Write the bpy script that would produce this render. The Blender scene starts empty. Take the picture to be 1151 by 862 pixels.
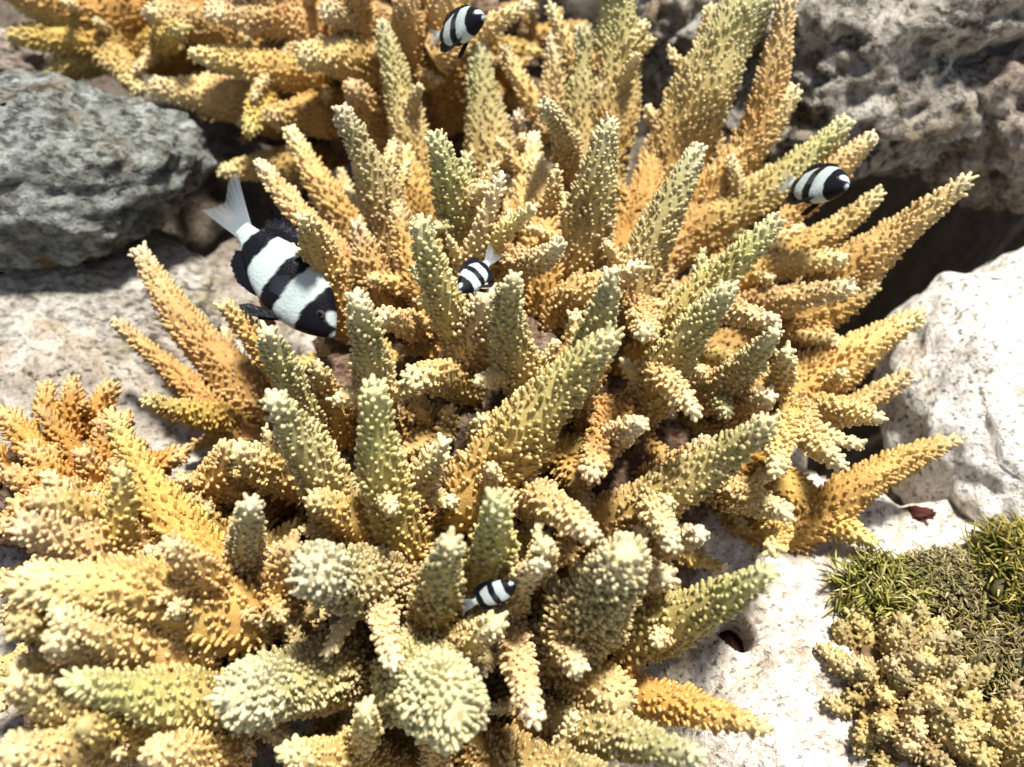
import bpy, math, random
import numpy as np
from mathutils import Vector, Matrix, noise as mnoise

# ------------------------------------------------------------------ camera, world, sun, exposure
S = bpy.context.scene
COL = S.collection
R = math.radians
PITCH = R(55.0)          # looking down on the reef
FPX = 1000.0             # focal length in pixels of the 1151 px wide frame
W0, H0 = 1151.0, 862.0
FWD = np.array([0.0, math.cos(PITCH), -math.sin(PITCH)])
UP = np.array([0.0, math.sin(PITCH), math.cos(PITCH)])
RIGHT = np.array([1.0, 0.0, 0.0])
CAM = np.array([0.0, 0.0, 0.15]) - 0.5 * FWD

cd = bpy.data.cameras.new('camera')
cam = bpy.data.objects.new('camera', cd)
COL.objects.link(cam)
cam.location = CAM
cam.rotation_euler = (math.pi / 2 - PITCH, 0, 0)
cd.sensor_width = 36.0
cd.lens = 36.0 * FPX / W0
cd.clip_start = 0.01
cd.clip_end = 200.0
cd.dof.use_dof = True
cd.dof.focus_distance = 0.50
cd.dof.aperture_fstop = 5.0
S.camera = cam

SUN_EL, SUN_AZ = R(72.0), R(34.0)     # azimuth measured from +Y towards +X
world = bpy.data.worlds.new('World')
S.world = world
world.use_nodes = True
wn = world.node_tree.nodes
wl = world.node_tree.links
bg = wn['Background']
sky = wn.new('ShaderNodeTexSky')
sky.sky_type = 'NISHITA'
sky.sun_disc = False
sky.sun_elevation = SUN_EL
sky.sun_rotation = SUN_AZ
hs = wn.new('ShaderNodeHueSaturation')      # light filtered by the water and balanced neutral by the lens
hs.inputs['Saturation'].default_value = 0.6
wl.new(sky.outputs[0], hs.inputs['Color'])
wl.new(hs.outputs[0], bg.inputs[0])
bg.inputs[1].default_value = 0.072

sd = bpy.data.lights.new('sun', 'SUN')
sun = bpy.data.objects.new('sun', sd)
COL.objects.link(sun)
sd.energy = 5.0
sd.angle = R(7.0)
sd.color = (1.0, 0.965, 0.90)
sdir = Vector((math.sin(SUN_AZ) * math.cos(SUN_EL), math.cos(SUN_AZ) * math.cos(SUN_EL), math.sin(SUN_EL)))
sun.rotation_euler = sdir.to_track_quat('Z', 'Y').to_euler()
sun.location = sdir * 3

S.view_settings.view_transform = 'Standard'
S.view_settings.look = 'None'
S.view_settings.gamma = 1.0
S.view_settings.exposure = 0.93
S.render.engine = 'CYCLES'
S.cycles.max_bounces = 5
S.cycles.diffuse_bounces = 3
S.cycles.use_denoising = True

rng = np.random.default_rng(7)
random.seed(7)


# ------------------------------------------------------------------ geometry helpers
def ray(px, py):
    d = FWD * FPX + RIGHT * (px - W0 / 2) + UP * (H0 / 2 - py)
    return d / np.linalg.norm(d)


def at(px, py, z):
    """point of the reef seen at this pixel, at height z"""
    d = ray(px, py)
    return CAM + d * ((z - CAM[2]) / d[2])


def depth(p):
    return float(np.dot(np.asarray(p) - CAM, FWD))


def unit(v):
    v = np.asarray(v, float)
    return v / (np.linalg.norm(v) + 1e-12)


def make_mesh(name, verts, tris, mat, cols=None, smooth=True):
    me = bpy.data.meshes.new(name)
    verts = np.ascontiguousarray(verts, dtype=np.float32)
    tris = np.ascontiguousarray(tris, dtype=np.int32)
    nv, nt = len(verts), len(tris)
    me.vertices.add(nv)
    me.vertices.foreach_set('co', verts.ravel())
    me.loops.add(nt * 3)
    me.loops.foreach_set('vertex_index', tris.ravel())
    me.polygons.add(nt)
    me.polygons.foreach_set('loop_start', np.arange(0, nt * 3, 3, dtype=np.int32))
    me.polygons.foreach_set('loop_total', np.full(nt, 3, dtype=np.int32))
    if smooth:
        me.polygons.foreach_set('use_smooth', np.ones(nt, dtype=bool))
    if cols is not None:
        a = me.color_attributes.new('Pigment', 'FLOAT_COLOR', 'POINT')
        c4 = np.ones((nv, 4), dtype=np.float32)
        c4[:, :3] = cols
        a.data.foreach_set('color', c4.ravel())
    me.update()
    me.validate()
    me.materials.append(mat)
    return me


def link(name, me, parent=None, loc=None):
    o = bpy.data.objects.new(name, me)
    COL.objects.link(o)
    if loc is not None:
        o.location = loc
    if parent is not None:
        o.parent = parent
    return o


def thing(name, label, cat, loc, group=None):
    o = bpy.data.objects.new(name, None)
    COL.objects.link(o)
    o.location = loc
    o.empty_display_size = 0.02
    tag(o, label, cat, group)
    return o


def tag(o, label=None, cat=None, group=None, kind=None):
    if label: o['label'] = label
    if cat: o['category'] = cat
    if group: o['group'] = group
    if kind: o['kind'] = kind
    return o


def fbm(p, octv=5, s=1.0, gain=0.5):
    v = Vector(p) * s
    a, t = 1.0, 0.0
    for _ in range(octv):
        t += a * mnoise.noise(v)
        v = v * 2.03 + Vector((3.1, 1.7, 5.3))
        a *= gain
    return t


# ------------------------------------------------------------------ materials
def nodes_of(name):
    m = bpy.data.materials.new(name)
    m.use_nodes = True
    nt = m.node_tree
    return m, nt, nt.nodes, nt.links, nt.nodes['Principled BSDF']


def N(nt, kind, **kw):
    n = nt.nodes.new(kind)
    for k, v in kw.items():
        setattr(n, k, v)
    return n


def tex_noise(nt, vec, scale, detail=4, rough=0.6, dist=0.0):
    n = nt.nodes.new('ShaderNodeTexNoise')
    n.inputs['Scale'].default_value = scale
    n.inputs['Detail'].default_value = detail
    n.inputs['Roughness'].default_value = rough
    n.inputs['Distortion'].default_value = dist
    nt.links.new(vec, n.inputs['Vector'])
    return n


def ramp(nt, fac, stops, interp='LINEAR'):
    n = nt.nodes.new('ShaderNodeValToRGB')
    n.color_ramp.interpolation = interp
    el = n.color_ramp.elements
    while len(el) < len(stops):
        el.new(0.5)
    for e, (p, c) in zip(el, stops):
        e.position = p
        e.color = (*c, 1) if len(c) == 3 else c
    nt.links.new(fac, n.inputs['Fac'])
    return n


def mix(nt, kind, fac, a, b):
    n = nt.nodes.new('ShaderNodeMix')
    n.data_type = 'RGBA'
    n.blend_type = kind
    if isinstance(fac, (int, float)):
        n.inputs[0].default_value = fac
    else:
        nt.links.new(fac, n.inputs[0])
    for s, i in ((a, 6), (b, 7)):
        if isinstance(s, tuple):
            n.inputs[i].default_value = (*s, 1)
        else:
            nt.links.new(s, n.inputs[i])
    return n.outputs[2]


def geo_pos(nt):
    return nt.nodes.new('ShaderNodeNewGeometry').outputs['Position']


def coral_material():
    m, nt, ns, ls, b = nodes_of('living_coral')
    at_ = N(nt, 'ShaderNodeAttribute', attribute_name='Pigment')
    pos = geo_pos(nt)
    n1 = tex_noise(nt, pos, 60, 4, 0.6)
    n2 = tex_noise(nt, pos, 420, 3, 0.6)
    r1 = ramp(nt, n1.outputs['Fac'], [(0.3, (0.80, 0.74, 0.66)), (0.7, (1.12, 1.10, 1.06))])
    c = mix(nt, 'MULTIPLY', 1.0, at_.outputs['Color'], r1.outputs['Color'])
    r2 = ramp(nt, n2.outputs['Fac'], [(0.35, (0.86, 0.82, 0.76)), (0.65, (1.06, 1.06, 1.06))])
    c = mix(nt, 'MULTIPLY', 1.0, c, r2.outputs['Color'])
    ls.new(c, b.inputs['Base Color'])
    b.inputs['Roughness'].default_value = 0.62
    b.inputs['Specular IOR Level'].default_value = 0.22
    tl = ns.new('ShaderNodeBsdfTranslucent')
    ls.new(c, tl.inputs['Color'])
    ms = ns.new('ShaderNodeMixShader')
    ms.inputs[0].default_value = 0.24
    ls.new(b.outputs[0], ms.inputs[1])
    ls.new(tl.outputs[0], ms.inputs[2])
    ls.new(ms.outputs[0], ns['Material Output'].inputs['Surface'])
    bp = ns.new('ShaderNodeBump')
    bp.inputs['Strength'].default_value = 0.55
    bp.inputs['Distance'].default_value = 0.0012
    n3 = tex_noise(nt, pos, 700, 3, 0.6)
    ls.new(n3.outputs['Fac'], bp.inputs['Height'])
    ls.new(bp.outputs['Normal'], b.inputs['Normal'])
    return m


def rock_material(name, light, mid, dark, pit=0.5, streak=0.75, psc=230, speck=(0.03, 0.028, 0.022), tint=None, sc=1.0):
    m, nt, ns, ls, b = nodes_of(name)
    pos = geo_pos(nt)
    big = tex_noise(nt, pos, 9 * sc, 5, 0.6, 0.6)
    med = tex_noise(nt, pos, 55 * sc, 6, 0.68, 0.4)
    fine = tex_noise(nt, pos, 300 * sc, 5, 0.7)
    c0 = ramp(nt, med.outputs['Fac'], [(0.28, dark), (0.5, mid), (0.68, light)])
    c1 = ramp(nt, big.outputs['Fac'], [(0.3, (0.78, 0.76, 0.73)), (0.7, (1.1, 1.1, 1.1))])
    c = mix(nt, 'MULTIPLY', 0.85, c0.outputs['Color'], c1.outputs['Color'])
    if tint:
        t = tex_noise(nt, pos, 22 * sc, 4, 0.6)
        tr = ramp(nt, t.outputs['Fac'], [(0.55, (0, 0, 0)), (0.72, (1, 1, 1))])
        c = mix(nt, 'MIX', tr.outputs['Color'], c, tint)
    f = ramp(nt, fine.outputs['Fac'], [(0.3, (0.68, 0.66, 0.63)), (0.62, (1.12, 1.12, 1.12))])
    c = mix(nt, 'MULTIPLY', 1.0, c, f.outputs['Color'])
    # pits filled with dark turf
    st = N(nt, 'ShaderNodeMapping')
    st.inputs['Scale'].default_value = (streak, 1.0, 1.0)
    ls.new(pos, st.inputs['Vector'])
    pn = tex_noise(nt, st.outputs['Vector'], psc * sc, 4, 0.6, 0.15)
    pr = ramp(nt, pn.outputs['Fac'], [(0.27 + 0.09 * pit, (1, 1, 1)), (0.40 + 0.1 * pit, (0, 0, 0))])
    pmask = mix(nt, 'MULTIPLY', 1.0, pr.outputs['Color'],
                ramp(nt, big.outputs['Fac'], [(0.38, (1, 1, 1)), (0.75, (0.25, 0.25, 0.25))]).outputs['Color'])
    c = mix(nt, 'MIX', pmask, c, speck)
    ls.new(c, b.inputs['Base Color'])
    b.inputs['Roughness'].default_value = 0.9
    b.inputs['Specular IOR Level'].default_value = 0.15
    bp1 = ns.new('ShaderNodeBump')
    bp1.inputs['Strength'].default_value = 0.8
    bp1.inputs['Distance'].default_value = 0.006
    ls.new(med.outputs['Fac'], bp1.inputs['Height'])
    bp2 = ns.new('ShaderNodeBump')
    bp2.inputs['Strength'].default_value = 0.8
    bp2.inputs['Distance'].default_value = 0.0025
    ls.new(fine.outputs['Fac'], bp2.inputs['Height'])
    ls.new(bp1.outputs['Normal'], bp2.inputs['Normal'])
    bp3 = ns.new('ShaderNodeBump')
    bp3.inputs['Strength'].default_value = 0.6
    bp3.inputs['Distance'].default_value = 0.004
    bp3.invert = True
    ls.new(pr.outputs['Color'], bp3.inputs['Height'])
    ls.new(bp2.outputs['Normal'], bp3.inputs['Normal'])
    ls.new(bp3.outputs['Normal'], b.inputs['Normal'])
    return m


def pigment_material(name, rough=0.6, spec=0.2, sub=0.0, var=0.3):
    m, nt, ns, ls, b = nodes_of(name)
    a = N(nt, 'ShaderNodeAttribute', attribute_name='Pigment')
    n = tex_noise(nt, geo_pos(nt), 120, 4, 0.6)
    r = ramp(nt, n.outputs['Fac'], [(0.3, (1 - var,) * 3), (0.7, (1 + var * 0.5,) * 3)])
    ls.new(mix(nt, 'MULTIPLY', 1.0, a.outputs['Color'], r.outputs['Color']), b.inputs['Base Color'])
    b.inputs['Roughness'].default_value = rough
    b.inputs['Specular IOR Level'].default_value = spec
    if sub:
        b.inputs['Subsurface Weight'].default_value = sub
        b.inputs['Subsurface Scale'].default_value = 0.003
    return m


M_CORAL = coral_material()
M_ROCK_GREY = rock_material('grey_pitted_rock', (0.34, 0.355, 0.325), (0.22, 0.235, 0.215), (0.09, 0.093, 0.08), pit=1.15, streak=0.7, psc=170, tint=(0.14, 0.10, 0.06))
M_ROCK_PALE = rock_material('pale_reef_rock', (0.52, 0.49, 0.44), (0.38, 0.355, 0.31), (0.17, 0.14, 0.11), pit=0.95, streak=0.55, tint=(0.30, 0.25, 0.16))
M_ROCK_WHITE = rock_material('white_reef_rock', (0.90, 0.885, 0.85), (0.84, 0.81, 0.76), (0.50, 0.43, 0.34), pit=0.55, tint=(0.62, 0.50, 0.34))
M_ROCK_MOTTLED = rock_material('mottled_reef_rock', (0.50, 0.47, 0.42), (0.32, 0.29, 0.25), (0.11, 0.09, 0.07), pit=1.0, streak=1.0, psc=120, tint=(0.24, 0.17, 0.09))
M_ROCK_BROWN = rock_material('brown_reef_rock', (0.46, 0.40, 0.34), (0.28, 0.23, 0.19), (0.10, 0.07, 0.05), pit=0.6, tint=(0.20, 0.15, 0.07))
M_DEAD = rock_material('dead_coral', (0.40, 0.31, 0.23), (0.19, 0.125, 0.08), (0.07, 0.035, 0.02), pit=0.8, speck=(0.06, 0.012, 0.012), sc=1.5)
M_ALGAE = pigment_material('olive_algae', 0.55, 0.25, 0.1)
M_LUMP = pigment_material('tan_lumpy_coral', 0.7, 0.15, 0.15)

# ------------------------------------------------------------------ coral branch builder
PAL = {  # base, middle, upper, tip
    'o': ((0.54, 0.350, 0.130), (0.56, 0.440, 0.205), (0.475, 0.45, 0.225), (0.66, 0.64, 0.47)),
    'g': ((0.60, 0.375, 0.140), (0.68, 0.475, 0.215), (0.70, 0.54, 0.290), (0.78, 0.71, 0.52)),
    'y': ((0.56, 0.345, 0.095), (0.62, 0.425, 0.140), (0.64, 0.49, 0.190), (0.66, 0.58, 0.36)),
    'p': ((0.62, 0.43, 0.190), (0.70, 0.53, 0.270), (0.76, 0.62, 0.360), (0.80, 0.72, 0.54)),
    'b': ((0.52, 0.295, 0.090), (0.59, 0.365, 0.130), (0.62, 0.43, 0.190), (0.66, 0.56, 0.38)),
    'r': ((0.46, 0.21, 0.045), (0.54, 0.275, 0.065), (0.60, 0.35, 0.110), (0.68, 0.49, 0.27)),
    't': ((0.44, 0.30, 0.120), (0.52, 0.38, 0.170), (0.58, 0.45, 0.240), (0.64, 0.53, 0.330)),
}
NUBT = {'o': (0.80, 0.72, 0.48), 'g': (0.86, 0.70, 0.44), 'y': (0.82, 0.62, 0.26), 'p': (0.86, 0.73, 0.50),
        'b': (0.78, 0.56, 0.28), 'r': (0.76, 0.46, 0.16), 't': (0.60, 0.46, 0.28)}


def pigment(tone, dist, length, pale=1.0):
    """colour at a distance (m) behind the growing tip"""
    b0, m0, u0, t0 = [np.array(c) * (1.02, 1.06, 1.0) for c in PAL[tone]]
    t0 = u0 + (t0 - u0) * pale
    d = np.asarray(dist, float)
    k = min(1.0, length / 0.075)
    stops = np.array([0.0, 0.006, 0.018, 0.070, 0.115] if tone == 'o' else [0.0, 0.006, 0.016, 0.045, 0.09]) * (0.35 + 0.65 * k)
    cols = np.array([t0, 0.6 * t0 + 0.4 * u0, u0, m0, b0])
    return np.stack([np.interp(d, stops, cols[:, i]) for i in range(3)], axis=-1)




def knob_template(ns, zr):
    m = len(zr)
    Z = np.array([z for z, r in zr for _ in range(ns)] + [1.0])
    X = np.array([r * math.cos(2 * math.pi * k / ns + 0.5 * i) for i, (z, r) in enumerate(zr) for k in range(ns)] + [0.0])
    Y = np.array([r * math.sin(2 * math.pi * k / ns + 0.5 * i) for i, (z, r) in enumerate(zr) for k in range(ns)] + [0.0])
    t = []
    for i in range(m - 1):
        for k in range(ns):
            a, b = i * ns + k, i * ns + (k + 1) % ns
            t += [(a, b, b + ns), (a, b + ns, a + ns)]
    for k in range(ns):
        t.append(((m - 1) * ns + k, (m - 1) * ns + (k + 1) % ns, m * ns))
    return X, Y, Z, np.array(t)


KNOB_FINE = knob_template(5, [(0.0, 1.7), (0.45, 1.05), (0.86, 0.80)])
KNOB_SMALL = knob_template(4, [(0.0, 1.35), (0.82, 0.92)])
KNOB_PLAIN = knob_template(5, [(0.0, 1.35), (0.84, 0.88)])


def frames(P):
    T = np.gradient(P, axis=0)
    T /= np.linalg.norm(T, axis=1)[:, None]
    ref = np.array([0.31, 0.77, 0.55])
    if abs(np.dot(ref, T[0])) > 0.9:
        ref = np.array([0.9, -0.3, 0.2])
    A = np.cross(T, ref)
    A /= np.linalg.norm(A, axis=1)[:, None]
    B = np.cross(T, A)
    return T, A, B


def spine(p0, p1, bend, n):
    t = np.linspace(0, 1, n)[:, None]
    return p0 + (p1 - p0) * t + bend * (4 * t * (1 - t))


class Limb:
    """one tapering coral limb: core surface + corallite knobs"""

    def __init__(self, p0, p1, r0, r1, tone, bend=None, g=rng, sides=14, dens=1.0, nub=1.0, shift=0.0, bright=1.0, pale=1.0, stem=None, fineknobs=False):
        self.p0, self.p1, self.r0, self.r1, self.tone = p0, p1, r0, r1, tone
        L = np.linalg.norm(p1 - p0)
        self.L = L
        if bend is None:
            bend = g.normal(0, 0.03, 3) * L
        self.bend = bend
        n = max(7, int(L / 0.005))
        P = spine(p0, p1, bend, n)
        if stem is not None:        # the limb runs on down to the colony's core
            ls_ = np.linalg.norm(p0 - stem)
            ns_ = max(3, int(ls_ / 0.008))
            h = np.linspace(0, 1, ns_, endpoint=False)[:, None]
            m0, m1 = (p0 - stem), unit(P[1] - P[0]) * ls_
            Q = (2 * h**3 - 3 * h**2 + 1) * stem + (h**3 - 2 * h**2 + h) * m0 + (-2 * h**3 + 3 * h**2) * p0 + (h**3 - h**2) * m1
            P = np.vstack([Q, P])
            seg = np.concatenate([[0], np.cumsum(np.linalg.norm(np.diff(P, axis=0), axis=1))])
            L = seg[-1]
            n = max(9, int(L / 0.0055))
            su = np.linspace(0, L, n)
            P = np.stack([np.interp(su, seg, P[:, k]) for k in range(3)], -1)
            self.L = L
        self.t0 = 0.0 if stem is None else 1 - np.linalg.norm(p1 - p0) / L
        T, A, B = frames(P)
        t = np.linspace(0, 1, n)
        tq = np.clip((t - self.t0) / (1 - self.t0), 0, 1)
        rad = r1 + (r0 - r1) * (1 - tq ** 1.5)
        if self.t0 > 0:
            rad = rad * (0.5 + 0.5 * np.clip(t / self.t0, 0, 1))
        self.P, self.T, self.A, self.B, self.t, self.rad = P, T, A, B, t, rad
        # cap rings
        capn = 4
        cp, cr = [], []
        for i in range(1, capn + 1):
            a = i / capn * math.pi / 2
            cp.append(P[-1] + T[-1] * r1 * math.sin(a) * 1.15)
            cr.append(r1 * math.cos(a))
        Pc = np.vstack([P, np.array(cp)])
        rc = np.concatenate([rad, np.maximum(cr, 1e-5)])
        Ac = np.vstack([A] + [A[-1:]] * capn)
        Bc = np.vstack([B] + [B[-1:]] * capn)
        m = len(Pc)
        th = np.linspace(0, 2 * np.pi, sides, endpoint=False)
        ph = g.uniform(0, 6.28, 6)
        tt = np.linspace(0, 1, m)[:, None] * L / 0.02

        def wobble(th, tt):
            return 1 + 0.06 * np.sin(2 * th + ph[0] + 1.3 * tt) + 0.05 * np.sin(3 * th + ph[1] - 1.9 * tt) \
                + 0.035 * np.sin(5 * th + ph[2] + 3.1 * tt) + 0.05 * np.sin(2.2 * tt + ph[3])
        wob = wobble(th, tt)
        rr = rc[:, None] * wob
        V = Pc[:, None, :] + rr[:, :, None] * (np.cos(th)[None, :, None] * Ac[:, None, :] + np.sin(th)[None, :, None] * Bc[:, None, :])
        dist = np.concatenate([(1 - t) * L + r1, np.linspace(r1 * 0.7, 0, capn)])
        dist = np.maximum(dist - shift, 0)
        C = pigment(tone, np.repeat(dist, sides), L, pale) * bright
        F = []
        i0 = np.arange(m - 1)[:, None] * sides
        k = np.arange(sides)[None, :]
        a = i0 + k
        b_ = i0 + (k + 1) % sides
        F = np.concatenate([np.stack([a, b_, b_ + sides], -1).reshape(-1, 3), np.stack([a, b_ + sides, a + sides], -1).reshape(-1, 3)])
        self.core = (V.reshape(-1, 3), F, C)
        # knobs
        rowsp = 0.0040 / dens
        s = 0.0
        pos, drc, ln, rd, cd_ = [], [], [], [], []
        row = 0
        s = max(L * 0.04, (self.t0 - 0.5) * L)
        total = L + r1 * 1.0
        while s < total:
            tip = s > L
            u = min(s / L, 1.0)
            i = u * (n - 1)
            i_0 = int(min(i, n - 2)); f = i - i_0
            c = P[i_0] * (1 - f) + P[i_0 + 1] * f
            Tx = unit(T[i_0] * (1 - f) + T[i_0 + 1] * f)
            Ax = unit(A[i_0] * (1 - f) + A[i_0 + 1] * f)
            Bx = np.cross(Tx, Ax)
            r = rad[i_0] * (1 - f) + rad[i_0 + 1] * f
            cap = 0.0
            if tip:
                cap = (s - L) / r1
                r = r1 * math.sqrt(max(0.0, 1 - min(cap, 1) ** 2))
                c = c + Tx * (s - L) * 1.13
            k_ = max(3, int(2 * math.pi * (r + 0.001) / (0.0054 / dens) + g.uniform(0, 1)))
            if tip and r < 0.0015:
                k_ = 1
            offs = row * 0.5 * 2 * math.pi / k_ + g.uniform(-0.25, 0.25)
            for q in range(k_):
                if g.random() < 0.14 * (1 - u):
                    continue
                ang = offs + 2 * math.pi * q / k_ + g.normal(0, 0.10)
                rv = math.cos(ang) * Ax + math.sin(ang) * Bx
                if tip and r < 0.0015:
                    rv = Ax * 0.05
                lean = 0.65 + 0.25 * u + 1.6 * cap
                d = unit(rv + Tx * (lean + g.normal(0, 0.14)))
                big = g.random()
                l_ = (0.0050 if big < 0.86 else 0.0070) * (0.75 + 0.5 * g.random()) * nub
                l_ *= (1.0 - 0.32 * u)
                pos.append(c + rv * max(r * wobble(ang, min(1.0, s / total) * L / 0.02) * 0.985 - 0.0007, r * 0.4) + Tx * g.normal(0, 0.0007))
                drc.append(d); ln.append(l_)
                rd.append((0.00090 + 0.0006 * g.random()) * (0.8 + 0.2 * nub) * (1.15 if big > 0.9 else 1.0))
                cd_.append(max(0, L - s))
            s += rowsp * (0.85 + 0.3 * g.random()) * (1.0 - 0.25 * u)
            row += 1
        pos, drc, ln, rd, cd_ = map(np.array, (pos, drc, ln, rd, cd_))
        K = len(pos)
        NUB_X, NUB_Y, NUB_Z, NUB_T = (KNOB_SMALL, KNOB_PLAIN, KNOB_FINE)[int(fineknobs)]
        e1 = np.cross(drc, np.array([0.35, 0.2, 0.91]))
        e1 /= np.linalg.norm(e1, axis=1)[:, None] + 1e-9
        e2 = np.cross(drc, e1)
        NV = pos[:, None] + rd[:, None, None] * (NUB_X[None, :, None] * e1[:, None] + NUB_Y[None, :, None] * e2[:, None]) \
            + (ln[:, None] * NUB_Z[None, :])[:, :, None] * drc[:, None]
        base = pigment(tone, np.maximum(cd_ - shift, 0), L, pale) * bright
        tipc = np.array(NUBT[tone]) * bright
        w = (NUB_Z ** 1.6)[None, :, None] * (0.22 + 0.5 * g.random(K) ** 1.5)[:, None, None]
        NC = base[:, None, :] * (1 - w) + np.maximum(tipc[None, None, :], base[:, None, :]) * w
        NF = (NUB_T[None] + (np.arange(K) * len(NUB_Z))[:, None, None]).reshape(-1, 3)
        self.nubs = (NV.reshape(-1, 3), NF, NC.reshape(-1, 3))

    def point(self, t):
        i = t * (len(self.P) - 1)
        a = int(min(i, len(self.P) - 2)); f = i - a
        return (self.P[a] * (1 - f) + self.P[a + 1] * f, self.T[a], self.A[a], self.B[a],
                self.rad[a] * (1 - f) + self.rad[a + 1] * f)


def join(parts):
    off, V, F, C = 0, [], [], []
    for v, f, c in parts:
        V.append(v); F.append(f + off); C.append(c)
        off += len(v)
    return np.vstack(V), np.vstack(F), np.vstack(C)


TRI = 0


def add_branch(root, limb, lets=0, g=rng, toward=None, letlen=0.03):
    """branch > corallites, branchlets"""
    global TRI
    o0 = np.array(root.location)
    v, f, c = limb.core
    br = link('branch', make_mesh('branch', v - o0, f, M_CORAL, c), root)
    v2, f2, c2 = limb.nubs
    ck = link('corallites', make_mesh('corallites', v2 - o0, f2, M_CORAL, c2), br)
    ck['kind'] = 'stuff'
    TRI += len(f) + len(f2)
    for _ in range(int(lets * 0.75 + 0.5)):
        t = limb.t0 + (1 - limb.t0) * g.uniform(-0.15 if limb.t0 > 0.2 else 0.05, 0.5)
        p, T, A, B, r = limb.point(t)
        a = g.uniform(0, 2 * math.pi)
        rv = math.cos(a) * A + math.sin(a) * B
        d = unit(rv * g.uniform(0.8, 1.2) + T * g.uniform(0.45, 0.95) + np.array([0, 0, 0.25]))
        l_ = letlen * g.uniform(0.5, 1.25) * (1.1 - 0.5 * t)
        rb = min(r * 0.55, g.uniform(0.0042, 0.0060))
        tone = limb.tone if limb.tone in 'brp' else g.choice(['g', 'g', 'p', limb.tone])
        lm = Limb(p + rv * r * 0.3, p + rv * r * 0.5 + d * (l_ + r * 0.6), rb, rb * 0.55, tone, g=g, sides=9, dens=1.05, nub=0.8, pale=0.55)
        V, F, C = join([lm.core, lm.nubs])
        link('branchlet', make_mesh('branchlet', V - o0, F, M_CORAL, C), br)
        TRI += len(F)
    return br


class Dome:
    """a colony grows outward over an ellipsoid; tips lie on the outer shell, limbs start on an inner one"""

    def __init__(self, c, rad):
        self.c, self.r = np.array(c, float), np.array(rad, float)

    def hit(self, px, py, s):
        d = ray(px, py)
        o = (CAM - self.c) / (self.r * s)
        e = d / (self.r * s)
        a, b, c = e @ e, 2 * o @ e, o @ o - 1
        D = b * b - 4 * a * c
        t = (-b - math.sqrt(D)) / (2 * a) if D > 0 else -b / (2 * a)
        return CAM + d * t


def px_branches(root, dome, table, g=rng, st=1.0, sb=0.62, letlen=0.03, pale=0.9):
    for row in table:
        bx, by, tx, ty, wb, wt, tone, lets = row[:8]
        kw = row[8] if len(row) > 8 else {}
        a = dome.hit(bx, by, kw.get('sb', sb))
        b = dome.hit(tx, ty, kw.get('st', st))
        L = np.linalg.norm(b - a)
        mx = kw.get('maxl', 0.15)
        if L > mx:      # keep limbs at a natural length: bring the foot closer along its own line of growth
            db = depth(b)
            ra = ray(bx, by)
            best = min((abs(np.linalg.norm(CAM + ra * t - b) - mx), t) for t in np.linspace(0.2, 1.4, 241)
                       if t >= np.dot(b - CAM, ra) - 1e-9)
            a = CAM + ra * best[1]
        r0 = 0.42 * wb * depth(a) / FPX
        r1 = (0.31 if wt < 50 else 0.44) * wt * depth(b) / FPX
        ax = unit(b - a)
        a2 = a - (ax * 0.02 if kw.get('free') else 0)
        q = dome.c + (a - dome.c) * 0.42
        q[2] = max(0.0, min(q[2], a[2] - 0.03))
        b2 = b - ax * r1
        limb = Limb(a2, b2, r0, r1, tone, g=g, dens=kw.get('dens', 1.0), nub=kw.get('nub', 1.0), shift=kw.get('shift', 0.0),
                    stem=None if kw.get('free') else q, bright=np.array([1, 1, 1]) * g.uniform(0.90, 1.06) * np.array([1, g.uniform(0.96, 1.03), g.uniform(0.88, 1.1)]), fineknobs=2 if kw.get('nub', 1.0) >= 1.2 else 1, pale=kw.get('pale', pale))
        add_branch(root, limb, lets, g, letlen=letlen)


# ------------------------------------------------------------------ seabed
def bump_at(x, y, p, r, h, sharp=2.0):
    rx, ry = r if isinstance(r, tuple) else (r, r)
    d2 = ((x - p[0]) / rx) ** 2 + ((y - p[1]) / ry) ** 2
    return h * math.exp(-d2 ** (sharp / 2))


G_HOLE = None
DIPS = [(np.array([0.41, 0.52, 0.0]), (0.19, 0.42), -0.95), (np.array([0.27, 0.27, 0.0]), 0.10, -0.7), (at(990, 470, 0), 0.05, -0.3),
        (at(955, 370, 0), 0.07, -0.3), (at(590, 60, 0), 0.10, -0.4), (at(740, 75, 0), 0.08, -0.35), (at(430, 80, 0), 0.12, -0.3), (at(520, 800, 0), 0.11, -0.2), (at(330, 830, 0), 0.1, -0.2), (at(20, 100, 0), 0.05, -0.10), (at(240, 240, 0), 0.05, -0.05)]
RISES = [(at(80, 390, 0.0), 0.12, 0.045), (at(880, 760, 0), 0.13, 0.03), (at(1080, 560, 0), 0.10, 0.03)]


def seabed_height(x, y):
    h = 0.0
    r = math.hypot(x, y)
    wx = x + 0.018 * fbm((x, y, 2.0), 3, 22.0)
    wy = y + 0.018 * fbm((x, y, 6.0), 3, 22.0)
    for p, w, k in DIPS:
        h += bump_at(wx, wy, p, w, k, 4.0)
    for p, w, k in RISES:
        h += bump_at(x, y, p, w, k)
    h = max(h, -0.95 + 0.05 * fbm((x, y, 1.0), 2, 9.0))
    fade = 1.0
    h += 0.022 * fbm((x, y, 0.3), 4, 7.0) + 0.006 * fbm((x, y, 4.3), 4, 38.0, 0.6)
    if G_HOLE is not None:
        h -= bump_at(x, y, G_HOLE, (0.0085, 0.0105), 0.14, 6.0)
    if r > 0.8:
        h += 0.10 * (1 - math.exp(-(r - 0.8))) * fbm((x, y, 9.0), 3, 1.3)
    return h


def on_ground(px, py, dz=0.0):
    z = 0.0
    for _ in range(12):
        p = at(px, py, z)
        z = 0.5 * z + 0.5 * seabed_height(p[0], p[1])
    return at(px, py, z + dz)


G_HOLE = on_ground(829, 713)


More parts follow.
